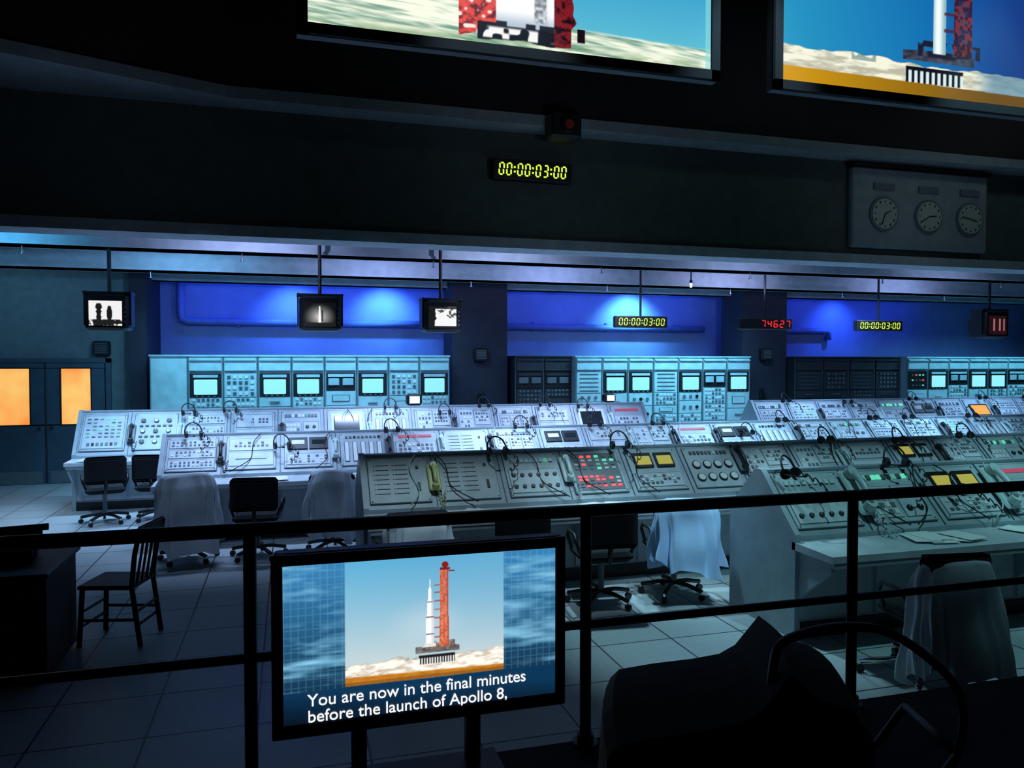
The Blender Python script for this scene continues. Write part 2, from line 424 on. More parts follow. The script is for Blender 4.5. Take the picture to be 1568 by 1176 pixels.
# ---------------------------------------------------------------- phones / headsets
def handset_mesh(name,m):
    b=MB()
    b.rbox((0,0,.012),(.10,.26,.024),M_gry if m is M_blk else m,.01)
    b.tube([(0,-.09,.05),(0,-.06,.065),(0,0,.072),(0,.06,.065),(0,.09,.05)],.017,m,8)
    for s in(-1,1):
        b.cyl((0,s*.1,.028),(0,s*.095,.062),.032,m,12,r1=.026)
    pts=[]
    for i in range(60):
        t=i/59; pts.append((.02+.05*t+.008*math.cos(i*1.3),-.12-.16*math.sin(t*3.1),.02+.008*math.sin(i*1.3)))
    b.tube(pts,.004,m,4)
    return b.mesh(name)
hs={'k':handset_mesh('handset_black',M_blk),'w':handset_mesh('handset_ivory',M_phw),'y':handset_mesh('handset_yellow',M_phy)}
def put_on(row,x,v,me,name,n=.03,sc=1.,rot=0.):
    M,L,_=row
    o=bpy.data.objects.new(name,me); bpy.context.collection.objects.link(o)
    o.matrix_world=M@Matrix.Translation((x-M[0][3],v*L,n))@Matrix.Rotation(rot,4,'Z')@Matrix.Scale(sc,4)
    return o
def headset_mesh():
    b=MB()
    arc=[(.085*math.cos(a),0.0,.11*math.sin(a)) for a in [R(-5+i*19) for i in range(11)]]
    b.tube(arc,.007,M_blk,6)
    for s in(-1,1): b.cyl((s*.085,0,-.02),(s*.06,0,-.02),.036,M_blk,12)
    b.tube([(-.09,0,-.02),(-.09,-.05,-.05),(-.06,-.09,-.07),(-.02,-.1,-.075)],.005,M_blk,5)
    b.cyl((-.03,-.1,-.075),(-.005,-.1,-.075),.009,M_blk,8)
    pts=[]
    for i in range(40):
        t=i/39; pts.append((.09+.09*math.sin(t*5)*t+.01*math.sin(i*.9),-.02-.2*t,-.03-.25*t+.02*math.cos(i*.9)))
    b.tube(pts,.005,M_blk,4)
    return b.mesh('headset_mesh')
HS=headset_mesh()
for x,v,k in [(-2.28,.45,'k'),(-1.6,.45,'w'),(-.12,.4,'k'),(1.25,.4,'w'),(2.65,.45,'k'),(4.05,.45,'k'),(5.5,.5,'w')]: put_on(rowD,x,v,hs[k],'telephone_handset',sc=1.15)
for x,v,k in [(9.9,.5,'k'),(11.3,.5,'w'),(12.75,.5,'k'),(14.2,.5,'k')]: put_on(rowD2,x,v,hs[k],'telephone_handset',sc=1.15)
for x,v,k in [(-.82,.5,'k'),(.56,.5,'w'),(1.25,.5,'k'),(2.62,.5,'k'),(1.95,.5,'w'),(4.7,.5,'w'),(5.4,.5,'k'),(6.1,.5,'k'),(7.5,.5,'k'),(8.2,.5,'w'),(10.3,.5,'k'),(11.6,.5,'w')]: put_on(rowC,x,v,hs[k],'telephone_handset',sc=1.15)
for x,v,k in [(1.33,.5,'y'),(2.7,.55,'w'),(4.72,.62,'k'),(6.05,.5,'w'),(7.4,.5,'k'),(8.75,.5,'w')]: put_on(rowB,x,v,hs[k],'telephone_handset',sc=1.2)
for x,v,k in [(4.52,.55,'w'),(6.0,.5,'w'),(6.72,.5,'w')]: put_on(rowA,x,v,hs[k],'telephone_handset',sc=1.7)
for row,x,v,r in [(rowD,-1.5,.9,.4),(rowD,-.9,.95,.2),(rowD,1.6,.97,0),(rowD,3.2,.97,.2),(rowD,2.5,.8,.1),(rowD,4.3,.97,0),(rowD,5.,.9,0),(rowD2,9.2,.97,.3),(rowD2,10.6,.9,0),(rowD2,12.2,.97,0),(rowD2,14.,.97,.1),(rowD2,15.2,.97,.1),
    (rowC,-1.15,.95,.3),(rowC,-.1,.6,.3),(rowC,1.3,.95,.3),(rowC,3.1,.97,0),(rowC,4.2,.97,.2),(rowC,5.2,.97,0),(rowC,6.6,.6,0),(rowC,7.3,.97,.3),(rowC,9.0,.97,.3),(rowC,9.7,.97,.1),(rowC,11.,.97,.1),
    (rowB,2.0,.95,.1),(rowB,3.35,1.0,.0),(rowB,5.9,.97,.3),(rowB,6.9,.9,.3),(rowB,7.9,.97,0),(rowA,5.05,1.,-.2),(rowA,5.5,.5,.5),(rowA,3.95,.9,.5)]:
    M,L,_=row
    p=M@Vector((x-M[0][3],v*L,.10))
    o=bpy.data.objects.new('headset',HS); bpy.context.collection.objects.link(o)
    o.location=p; o.rotation_euler=(R(-25),0,r); o.scale=(1.2,)*3

rng=random.Random(3)
for ri,row in enumerate((rowD,rowC,rowB,rowA)):
    b=MB()
    M,L,ro=row
    x1=[8,13,10,5.5][ri]
    for q in range(int(x1*1.2)):
        x=rng.uniform(.3,x1); pts=[]; a=rng.uniform(.1,.4); s=rng.choice([-1,1])
        for i in range(14):
            t=i/13; pts.append(M@Vector((x+s*(a*t*t+.06*math.sin(t*6)),L*(.95-.95*t),.045+.02*math.sin(t*9))))
        b.tube(pts,.006,M_blk if rng.random()<.7 else M_phw,5)
    b.obj('headset_cords',parent=ro)

def mini_mon(x,y,z,e,s=1.):
    b=MB(); b.rbox((0,.02,.10*s),(.26*s,.2*s,.19*s),M_blk,.03); b.box((0,-.085*s,.10*s),(.17*s,.012,.12*s),e); b.box((0,.02,.01),(.14*s,.14*s,.02),M_gry)
    b.obj('small_monitor',loc=(x,y,z))
mini_mon(2.03,13.05,1.43,E_wh); mini_mon(5.62,13.05,1.43,E_wh,.85)

def papers(x,y,n,sp,seed):
    b=MB(); rg=random.Random(seed)
    for i in range(n):
        M=Matrix.Translation((rg.uniform(-sp,sp),rg.uniform(-.07,.07),.003+.0035*i))@Matrix.Rotation(rg.uniform(-.6,.6),4,'Z')
        b.box((0,0,0),(.22,.29,.003),M_paper,M)
    b.obj('paper_sheets',loc=(x,y,.762))
papers(1.55,6.9,6,.3,1); papers(2.95,6.9,3,.12,2); papers(5.0,4.88,5,.22,3); papers(-2.6,12.25,4,.25,4); papers(1.2,9.7,4,.3,5); papers(4.4,9.7,3,.2,6); papers(3.8,6.88,2,.12,8)
papers(-.3,9.7,3,.2,9); papers(5.9,4.9,2,.1,10)
b=MB(); b.rbox((0,0,.02),(.16,.12,.05),mat('green_plastic',(.03,.25,.12),.4),.02); b.obj('stapler',loc=(4.55,7.02,.775),rz=.4)

# ---------------------------------------------------------------- chairs
def star_base(b,r=.3,leg=M_blk,rot=.3):
    for i in range(5):
        a=2*math.pi*i/5+rot; x,y=r*math.cos(a),r*math.sin(a)
        b.tube([(0,0,.12),(x*.5,y*.5,.115),(x,y,.085)],.02,leg,8)
        b.cyl((x,y,.085),(x,y,.05),.012,M_chrome,8)
        b.cyl((x-.015*math.sin(a),y+.015*math.cos(a),.032),(x+.015*math.sin(a),y-.015*math.cos(a),.032),.03,M_blk,12)
    b.cyl((0,0,.1),(0,0,.42),.028,M_gry,12)
def pad(b,c,d,m,M=None): b.rbox(c,d,m,.035,M)
def office_chair_parts(b,**k):
    star_base(b,**k)
    pad(b,(0,0,.46),(.48,.46,.09),M_blkfab)
    b.tube([(0,-.1,.42),(0,-.26,.44),(0,-.29,.6)],.022,M_blk,8)
    b.rbox((0,-.26,.74),(.50,.07,.36),M_blkfab,.06)
    b.rbox((0,-.285,.74),(.44,.05,.30),M_blkfab,.05)
    for s in(-1,1): b.tube([(s*.22,-.15,.46),(s*.27,-.15,.6),(s*.27,-.1,.65),(s*.27,.1,.65),(s*.27,.14,.6),(s*.23,.14,.46)],.016,M_blk,6)
def office_chair(x,y,rz):
    b=MB(); office_chair_parts(b); return b.obj('office_chair',loc=(x,y,0),rz=rz)
office_chair(-2.4,11.45,.25); office_chair(-.35,8.95,-.1); office_chair(1.83,6.35,.1); office_chair(2.66,6.35,-.1); office_chair(-3.05,8.0,1.2); office_chair(-1.75,11.5,-.15)
def draped(x,y,rz,m,top=.97,hem=.28,w=.27,seed=0,collar=False,flare=.16,**kw):
    b=MB(); office_chair_parts(b,**kw)
    rg=random.Random(seed); N=144; K=32; vs=[];fs=[]
    ph=[rg.uniform(0,6.28) for _ in range(6)]
    for k in range(K):
        t=k/(K-1)
        hw=w*(.86+.14*min(1,t*7))*(1+flare*t**1.2); hd=.055+.03*min(1,t*6)+.10*t**1.1
        for i in range(N):
            a=2*math.pi*i/N; ca,sa=math.cos(a),math.sin(a)
            px=hw*math.copysign(abs(ca)**.5,ca); py=hd*math.copysign(abs(sa)**.7,sa)
            f1=1-abs(math.sin(4.5*a+ph[0]+.5*t)); f2=math.sin(13*a+ph[1]+t*2.); f3=math.sin(21*a+ph[2]-t*3)
            fold=t**.6*(.085*(f1-.4)+.028*f2+.012*f3)+.014*math.sin(9*t+3*a+ph[4])
            hemz=.07*math.sin(2*a+ph[3])+.035*math.sin(7*a+ph[1])
            sag=-.035*(abs(px)/w)**3*(1-t)+.012*math.sin(3*a+ph[2])*(1-t)
            z=hem+(top-hem)*(1-t)+hemz*t+sag
            n=math.hypot(px,py)+1e-6
            vs.append((px*(1+fold/n*.8),py*(1+fold/n)-.26-.03*t,z))
    for k in range(K-1):
        for i in range(N):
            j=(i+1)%N; fs.append((k*N+i,(k+1)*N+i,(k+1)*N+j,k*N+j))
    c=len(vs); vs.append((0,-.26,top+.012))
    for i in range(N): fs.append((i,(i+1)%N,c))
    b.add(vs,fs,m,None,True)
    if collar:
        b.rbox((0,-.27,top-.01),(w*1.9,.17,.06),M_blkfab,.02)
    return b.obj('draped_chair',loc=(x,y,0),rz=rz)
draped(-1.07,9.0,.1,M_cloth,.98,.22,.29,1)
draped(.47,9.0,-.1,M_cloth,.96,.27,.25,2)
ch3=draped(.98,6.45,.05,M_cloth,.92,.3,.27,3,True)
draped(3.42,6.42,-.12,M_cloth2,.93,.36,.28,4,flare=.1)
draped(4.15,4.2,-.15,M_cloth,.88,.16,.27,5,r=.42,leg=M_chrome,rot=.2)
def text(name,body,size,loc,rot,m,parent=None,width=None,off=0):
    cu=bpy.data.curves.new(name,'FONT'); cu.body=body; cu.size=size; cu.extrude=.0008; cu.offset=off; cu.materials.append(m)
    o=bpy.data.objects.new(name,cu); bpy.context.collection.objects.link(o); o.location=loc; o.rotation_euler=rot
    bpy.context.view_layer.update()
    if width:
        s=width/o.dimensions.x; o.scale=(s,s,s)
    if parent: o.parent=parent; o.matrix_parent_inverse=parent.matrix_world.inverted()
    return o
bpy.context.view_layer.update()
text('jacket_lettering','McDONNELL',.05,(.80,6.088,.895),(R(90),0,.05),M_wht,ch3,.3)

def wood_chair(x,y,rz):
    b=MB()
    b.rbox((0,0,.45),(.42,.42,.035),M_wood,.01)
    for sx in(-1,1):
        b.tube([(sx*.18,.18,.44),(sx*.2,.2,0)],.02,M_wood,8)
        b.tube([(sx*.18,-.25,0),(sx*.18,-.19,.45),(sx*.19,-.22,.7),(sx*.2,-.27,.9)],.02,M_wood,8)
        b.cyl((sx*.19,.19,.2),(sx*.18,-.22,.2),.012,M_wood,8)
    for z in(.15,.26): b.cyl((-.18,.19,z),(.18,.19,z),.011,M_wood,8); b.cyl((-.18,-.22,z),(.18,-.22,z),.011,M_wood,8)
    b.rbox((0,-.265,.87),(.44,.025,.09),M_wood,.01)
    for i in range(4): b.tube([(-.12+.08*i,-.2,.46),(-.12+.08*i,-.24,.7),(-.12+.08*i,-.262,.84)],.010,M_wood,6)
    b.obj('wooden_chair',loc=(x,y,0),rz=rz)
wood_chair(-1.30,6.6,R(75))
b=MB()
b.rbox((0,0,.735),(1.7,.85,.035),M_wood,.008)
for sx in(-1,1):
    b.box((sx*.62,.02,.37),(.4,.75,.68),M_wood)
    for z in(.18,.4,.6): b.box((sx*.62,-.365,z),(.34,.02,.17),M_wood); b.box((sx*.62,-.38,z+.02),(.1,.015,.015),M_gry)
b.box((0,.33,.5),(1.0,.03,.4),M_wood)
b.obj('wooden_desk',loc=(-2.40,6.15,0))
b=MB()
b.rbox((0,0,.06),(.42,.34,.12),M_blk,.03); b.rbox((0,.08,.16),(.46,.13,.1),M_blk,.03); b.cyl((-.27,.08,.2),(.27,.08,.2),.025,M_blk)
for r_ in range(4):
    for q in range(10): b.cyl((-.17+q*.038,-.14+r_*.035,.115+r_*.008),(-.17+q*.038,-.14+r_*.035,.13+r_*.008),.012,M_gry,8)
b.obj('typewriter',loc=(-1.95,6.2,.755),rz=.2)

# ---------------------------------------------------------------- digital clocks
SEG={'0':'abcdef','1':'bc','2':'abged','3':'abgcd','4':'fgbc','5':'afgcd','6':'afgedc','7':'abc','8':'abcdefg','9':'abcdfg'}
def seg_text(b,txt,x0,zc,w,h,y,m,tk):
    adv={':':.45}; tot=sum(adv.get(c,1) for c in txt); cw=w/tot; x=x0
    for c in txt:
        a=adv.get(c,1)*cw; cx=x+a/2
        if c==':':
            for s in(-1,1): b.box((cx,y,zc+s*h*.2),(tk*1.3,.006,tk*1.3),m)
        else:
            dw=cw*.56; hh=h/2
            P={'a':(0,hh,1),'g':(0,0,1),'d':(0,-hh,1),'b':(dw/2,hh/2,0),'c':(dw/2,-hh/2,0),'f':(-dw/2,hh/2,0),'e':(-dw/2,-hh/2,0)}
            for q in SEG[c]:
                px,pz,hz=P[q]; sl=pz*.12
                b.box((cx+px+sl,y,zc+pz),((dw-tk*1.1) if hz else tk,.006,tk if hz else hh-tk*1.0),m)
        x+=a
def clock(name,x0,x1,y,z,h,txt,m,frac=(.06,.94),pole=None):
    b=MB(); cx=(x0+x1)/2
    b.rbox((cx,y,z),(x1-x0,.12,h),M_blk,.012)
    w=x1-x0
    seg_text(b,txt,x0+w*frac[0],z,w*(frac[1]-frac[0]),h*.56,y-.064,m,h*.065)
    if pole:
        b.cyl((cx,y,z+h/2),(cx,y,pole),.02,M_blk,8); b.box((cx,y,pole-.02),(.16,.1,.04),M_blk)
    b.obj(name)
clock('countdown_clock',2.30,3.28,8.83,4.43,.24,'00:00:03:00',E_dig)
for x0,x1,t,m,fr in [(5.34,6.32,'00:00:03:00',E_dig,(.05,.95)),(7.75,8.84,'74627',E_red,(.38,.97)),(10.26,11.3,'00:00:03:00',E_dig,(.05,.95))]:
    clock('countdown_clock',x0,x1,12.2,2.86,.20,t,m,fr,3.87)

b=MB(); b.rbox((8.48,8.84,4.27),(2.3,.1,1.08),M_beamd,.02); b.box((8.48,8.83,4.84),(2.36,.16,.04),M_blk)
for i,x in enumerate((7.83,8.58,9.3)):
    b.cyl((x,8.80,4.19),(x,8.765,4.19),.235,M_gry,32); b.cyl((x,8.765,4.19),(x,8.755,4.19),.205,M_face,32)
    for h in range(12):
        a=R(30*h); b.box((x+.17*math.sin(a),8.752,4.19+.17*math.cos(a)),(.016,.006,.03 if h%3 else .016),M_blk)
    for a,l in ((R(65+20*i),.11),(R(200+40*i),.16)):
        b.tube([(x,8.748,4.19),(x+l*math.sin(a),8.748,4.19+l*math.cos(a))],.007,M_blk,5)
    b.box((x,8.78,4.56),(.34,.02,.09),M_gry)
b.obj('analog_clock_panel')

for x in (3.05,10.6):
    b=MB(); b.rbox((x,8.45,4.86),(.36,.3,.30),M_blk,.03); b.cyl((x,8.3,4.84),(x,8.22,4.84),.08,M_blk,16); b.cyl((x,8.225,4.84),(x,8.215,4.84),.05,emat('dull_red',(.03,.003,.003),.6),12)
    b.box((x,8.5,5.06),(.1,.1,.1),M_blk); b.obj('spotlight_housing')
b=MB(); b.cyl((0,0,.35),(0,0,.08),.012,M_blk,8); b.cyl((0,0,.08),(0,0,.03),.022,M_blk,10,r1=.03); b.cyl((0,0,.03),(0,0,-.05),.028,E_wh,12,r1=.02); b.obj('ceiling_light',loc=(6.8,12.2,3.53))

# ---------------------------------------------------------------- picture screens
def hsh(x,y): 
    v=math.sin(x*127.1+y*311.7)*43758.5453; return v-math.floor(v)
def vn(x,y):
    xi,yi=math.floor(x),math.floor(y); fx,fy=x-xi,y-yi; fx=fx*fx*(3-2*fx); fy=fy*fy*(3-2*fy)
    return (hsh(xi,yi)*(1-fx)+hsh(xi+1,yi)*fx)*(1-fy)+(hsh(xi,yi+1)*(1-fx)+hsh(xi+1,yi+1)*fx)*fy
def fbm(x,y): return .5*vn(x,y)+.28*vn(x*2.1+5,y*2.1+3)+.22*vn(x*4.3+9,y*4.3+1)
def sst(a,b_,x):
    t=max(0,min(1,(x-a)/(b_-a))); return t*t*(3-2*t)
def mixc(a,c,t): t=max(0,min(1,t)); return tuple(a[i]*(1-t)+c[i]*t for i in range(3))
def rocket(u,v):
    sky=mixc((.76,.83,.85),(.36,.68,.84),(v-.2)/.8)
    sky=mixc(sky,(.40,.62,.78),.35*u*v)
    sky=mixc(sky,(.85,.90,.92),.35*sst(.25,.0,math.hypot((u-.5)*.8,v-.45)))
    c=sky
    hb=.07-.02*u
    cl=.145+.05*fbm(u*7,2)+.06*max(0,fbm(u*13,7)-.5)+.03*sst(.75,1.,u)
    if v<cl: c=mixc((.80,.74,.66),(1.,.98,.94),sst(.25,.6,fbm(u*18,v*50)))
    if v<cl and v>cl-.012: c=mixc(c,(.62,.66,.62),.5)
    c=mixc(c,mixc((.66,.40,.12),(.86,.56,.16),fbm(u*30,v*60)),sst(hb+.008,hb-.008,v))
    if v<.028: c=mixc(c,(.50,.30,.10),.6)
    # hazy pad structures left of the tower
    if .36<u<.44 and .16<v<.165+.06*vn(u*60,4): c=mixc(c,(.55,.62,.62),.7)
    # mobile platform
    if .43<u<.71 and .205<v<.245+.02*vn(u*50,3): c=mixc((.22,.20,.22),(.62,.60,.58),fbm(u*60,v*70))
    if .50<u<.68 and .235<=v<.30-.04*vn(u*40,9): c=mixc(c,mixc((.25,.20,.20),(.68,.60,.55),vn(u*90,v*70)),.9)
    # umbilical tower : lattice
    w=.030 if v<.5 else .026
    if abs(u-.612)<w and .25<v<.89:
        e=abs(u-.612)/w; fl=(v*34)%1; dg=abs(((u-.582)/.06)-fl)%1
        red=mixc((.78,.26,.14),(.95,.48,.30),vn(u*90,v*40))
        lat=(fl<.28) or (e>.72) or (dg<.22) or e<.16
        c=mixc(c,red,.95 if lat else .55)
        if e>.72 and u>.612: c=mixc(c,(.45,.12,.10),.5)
    for a,zz in enumerate((.33,.41,.49,.56,.63,.70,.76)):
        if .548<u<.585 and abs(v-zz)<.006: c=mixc(c,(.62,.32,.25),.85)
    if .585<u<.650 and .88<v<.905: c=(.50,.14,.12)
    if math.hypot((u-.618)*1.2,v-.925)<.026: c=(.52,.12,.10)
    if abs(u-.66)<.02 and abs(v-.87)<.005: c=(.5,.15,.12)
    # rocket
    wr=.027 if v<.50 else (.027-.009*sst(.50,.53,v) if v<.62 else (.018-.007*sst(.62,.66,v) if v<.72 else .011*(1-sst(.72,.765,v))))
    if v>.755: wr=.0032
    if .26<v<.81 and abs(u-.522)<wr:
        c=mixc((1,1,.99),(.82,.83,.86),sst(-.2,1.,(u-.522)/wr))
        if v in () or abs(v-.50)<.006 or abs(v-.36)<.004 or abs(v-.625)<.005: c=mixc(c,(.25,.25,.28),.7)
    if .255<v<.285 and abs(u-.522)<.036: c=(.9,.88,.86)
    # crawlerway blocks
    if .45<u<.68 and .115<v<.190:
        c=(.12,.12,.14)
        if v<.165 and ((u*60)%1)<.45: c=(.92,.92,.90)
    return c
def tvpic(u,v):
    if .211<u<.796 and v>.203: return rocket((u-.211)/.585,(v-.203)/.797)
    base=mixc((.04,.14,.22),(.22,.50,.70),v*1.05)
    if v>.2:
        s=fbm(u*5,v*16); base=mixc(base,(.55,.80,.92),max(0,s-.42)*2.2)
        gx=(u*40)%1; gv=(v*22)%1
        if gx<.12 or gv<.12: base=mixc(base,(.50,.75,.88),.25)
    else:
        base=mixc((.03,.08,.14),(.05,.21,.34),v/.2+.5*u)
    return base
def scr1(u,v):
    hor=(.14-.06*u)+.012*fbm(u*9,1)
    if u<.36: hor=.30
    sky=mixc((.35,.72,.82),(.14,.55,.78),(v-.1)*2.2)
    n=fbm(u*9+v*14,v*60+u*6)
    gr=mixc((.42,.60,.52),(.97,.98,.90),sst(.22,.58,n))
    gr=mixc(gr,(.35,.52,.34),.6*sst(.06,.0,v)*sst(.3,.7,fbm(u*14,v*30)))
    c=mixc(gr,sky,sst(-.006,.006,v-hor))
    def lat(base,dk,k=1.): return mixc(dk,base,sst(.25,.6,fbm(u*70*k,v*60*k)))
    if .34<u<.44 and v>.025+.02*vn(u*50,2): c=mixc(c,lat((.92,.25,.22),(.40,.05,.08)),.92)
    if .34<u<.44 and v>.04: c=mixc(c,(.95,.90,.88),sst(.66,.76,vn(u*70,v*44)))
    if .385<u<.60 and .015+.02*vn(u*30,5)<v<.095:
        c=mixc((.06,.06,.11),(.96,.96,.95),sst(.5,.6,vn(u*44,v*30))*sst(.025,.035,v)*sst(.085,.07,v))
    if .43<u<.575 and v>=.085+.25*(u-.50)**2:
        c=mixc((.99,.99,1.),(.70,.76,.82),sst(.08,.0,v-.085)+sst(.02,.0,abs(u-.545)))
        if v<.105 and vn(u*60,3)>.5: c=(.10,.12,.18)
    if .525<u<.555 and v>.115: c=mixc((.4,.42,.45),(.9,.92,.95),vn(u*160,v*80))
    if .575<u<.635-.02*vn(2,v*30) and v>.02+.25*max(0,u-.6): c=lat((.50,.10,.14),(.07,.03,.06))
    if .635<=u<.655 and .05<v<.11: c=(.10,.04,.08)
    if u>.985: c=mixc(c,(.55,.85,.85),.6)
    return c
def scr2(u,v):
    c=mixc((.16,.60,.76),(.05,.36,.66),u*1.3+.25*v)
    c=mixc(c,(.10,.22,.50),sst(.45,.9,u))
    cl=.150-.03*u+.05*fbm(u*9,3)
    if v<cl: c=mixc((.72,.72,.64),(.96,.95,.86),sst(.3,.65,fbm(u*16,v*50)))
    if u>.62 and v<cl: c=mixc(c,(.35,.52,.62),sst(.62,.72,u)*.75)
    if .22<u<.30 and v<.155+.03*vn(u*60,1) and v>.14: c=mixc(c,(.35,.5,.5),.6)
    if v<.075-.02*u: c=mixc((.82,.60,.08),(.42,.30,.08),u*1.4)
    if .39<u<.64 and .175<v<.235-.1*abs(u-.52): c=mixc((.10,.10,.16),(.35,.40,.48),fbm(u*60,v*60))
    if .44<u<.66 and .20<v<.28: c=mixc(c,(.12,.12,.2),sst(.45,.6,vn(u*60,v*50)))
    if abs(u-.515)<.022 and v>.22: c=mixc((.95,1,1),(.55,.70,.75),sst(.0,.025,abs(u-.51)))
    if .565<u<.63 and v>.22:
        fl=(v*22)%1; c=mixc(c,mixc((.50,.18,.18),(.20,.10,.2),sst(.35,.6,vn(u*110,v*60))),.95 if (fl<.3 or u<.58 or u>.615) else .7)
    if .53<u<.57 and v>.3 and int(v*60)%5==0: c=mixc(c,(.3,.15,.2),.8)
    if .40<u<.60 and .065<v<.145: c=(.06,.07,.12) if ((u*50)%1<.5) or v>.125 else (.85,.92,.92)
    return c
def bw1(u,v):
    c=(.95,.95,.95)
    if (abs(u-.3)<.05+.05*vn(3,v*14) and v<.9) or (abs(u-.62)<.03+.06*vn(8,v*12) and v<.8): c=(.1,.1,.1)
    if v<.25: c=mixc(c,(.12,.12,.12),sst(.4,.5,fbm(u*10,v*8)))
    return c
def bw2(u,v):
    d=math.hypot(u-.5,(v-.4)*.9); g=max(.06,.85-d*1.5); c=(g,g,g*.98)
    if abs(u-.5)<.045*(1.2-v) and .15<v<.85: c=(1,1,1)
    if abs(u-.58)<.03 and .2<v<.7: c=(.25,.25,.25)
    if v<.17: c=(.12,.12,.12)
    return c
def bw3(u,v):
    c=(.97,.97,.97)
    if u<.3-.1*vn(2,v*9) or v>.88 or v<.1: c=(.10,.10,.10)
    if u>.3: c=mixc(c,(.3,.3,.3),sst(.40,.34,fbm(u*5,v*5)))
    return c
def bw4(u,v):
    c=mixc((.08,.03,.05),(.20,.08,.10),fbm(u*6,v*6))
    if (abs(u-.3)<.05 or abs(u-.62)<.05 or abs(u-.85)<.04) and .2<v<.85: c=(.62,.40,.40)
    return c
def screen(name,x0,x1,z0,z1,y,nx,ny,fn,strength,parent,ssv=2.):
    vs=[];cols=[];fs=[]
    for j in range(ny+1):
        for i in range(nx+1):
            u,v=i/nx,j/ny; vs.append((x0+(x1-x0)*u,y,z0+(z1-z0)*v))
            if v<ssv:
                cc=[lin(fn(u+du/nx,v+dv/ny)) for du in(-.25,.25) for dv in (-.25,.25)]
                cols.append(tuple(sum(q[k] for q in cc)/4 for k in range(3)))
            else: cols.append(lin(fn(u,v)))
    for j in range(ny):
        for i in range(nx):
            a=j*(nx+1)+i; fs.append((a,a+1,a+nx+2,a+nx+1))
    me=bpy.data.meshes.new(name); me.from_pydata(vs,[],fs)
    ca=me.color_attributes.new('Col','FLOAT_COLOR','POINT')
    ca.data.foreach_set('color',[q for c in cols for q in (c[0],c[1],c[2],1)])
    m=bpy.data.materials.new(name+'_picture'); m.use_nodes=True; nt=m.node_tree; bs=nt.nodes['Principled BSDF']
    at=nt.nodes.new('ShaderNodeAttribute'); at.attribute_name='Col'
    bs.inputs['Base Color'].default_value=(.01,.01,.01,1); bs.inputs['Roughness'].default_value=.3
    nt.links.new(at.outputs['Color'],bs.inputs['Emission Color']); bs.inputs['Emission Strength'].default_value=strength
    me.materials.append(m)
    o=bpy.data.objects.new(name,me); bpy.context.collection.objects.link(o); o.parent=parent
    return o

b=MB()
b.rbox((.4415,2.625,1.2275),(1.007,.075,.607),M_blk,.012)
b.box((.4415,2.67,1.2),(.6,.04,.4),M_blk)
for s in(-1,1):
    b.box((.4395+s*.4845,2.583,1.2305),(.036,.012,.60),M_blk); 
b.box((.4395,2.583,1.511),(1.0,.012,.036),M_blk); b.box((.4395,2.583,.947),(1.0,.012,.04),M_blk)
for x in (.22,.62): b.box((x,2.66,.83),(.05,.04,.26),M_blk)
b.box((.42,2.64,.712),(.6,.2,.02),M_blk)
b.cyl((.905,2.578,.945),(.905,2.574,.945),.006,M_gry,8)
tv=b.obj('television')
screen('tv_screen',-.027,.906,.969,1.492,2.584,440,248,tvpic,1.05,tv)
def cap(name,body,x,z,w):
    text(name,body,.05,(x,2.580,z),(R(90),0,0),E_cap,tv,w,.0002)
cap('caption_line_1','You are now in the final minutes',.048,1.026,.747)
cap('caption_line_2','before the launch of Apollo 8,',.048,.973,.675)

def big_screen(x0,x1,z0,fn,nx):
    h=(x1-x0)*9/16; z1=z0+h; y=6.
    b=MB(); b.box(((x0+x1)/2,y+.06,(z0+z1)/2),(x1-x0+.16,.1,h+.16),M_blk)
    for s in (x0-.04,x1+.04): b.box((s,y,(z0+z1)/2),(.08,.05,h+.16),M_blkfab)
    for s in (z0-.04,z1+.04): b.box(((x0+x1)/2,y,s),(x1-x0+.16,.05,.08),M_blkfab)
    for x in (x0+.6,x1-.6): b.cyl((x,y+.1,z1),(x,y+.1,7.17),.03,M_blk,8)
    o=b.obj('overhead_screen'); screen('projected_picture',x0,x1,z0,z1,y-.0,nx,int(nx*9/16),fn,1.05,o,.42)
big_screen(.15,3.52,4.68,scr1,560); big_screen(4.23,7.6,4.67,scr2,500)

def hang_mon(x0,x1,y,z0,z1,fn):
    cx=(x0+x1)/2; w=x1-x0; h=z1-z0; cz=(z0+z1)/2
    b=MB(); b.rbox((cx,y+.2,cz),(w,.38,h),M_blk,.03); b.rbox((cx,y+.46,cz),(w*.6,.2,h*.6),M_blk,.04)
    b.box((cx,y+.2,z1+.015),(w+.06,.3,.03),M_blk)
    for s in(-1,1): b.box((cx+s*(w/2+.015),y+.2,cz+.05),(.02,.24,h*.95),M_blk)
    b.cyl((cx,y+.2,z1+.02),(cx,y+.2,3.87),.025,M_blk,10); b.box((cx,y+.2,3.85),(.2,.2,.03),M_blk)
    for q in range(4): b.cyl((cx+w*.43,y+.01,cz-.12+q*.06),(cx+w*.43,y-.006,cz-.12+q*.06),.012,M_gry,8)
    o=b.obj('hanging_monitor'); screen('monitor_picture',cx-w*.40,cx+w*.36,z0+h*.12,z1-h*.2,y+.004,80,60,fn,1.,o)
hang_mon(-2.47,-1.97,10.8,2.57,3.03,bw1); hang_mon(.13,.67,10.5,2.58,3.04,bw2); hang_mon(1.79,2.30,10.5,2.58,3.02,bw3); hang_mon(12.3,12.85,11.2,2.62,3.12,bw4)

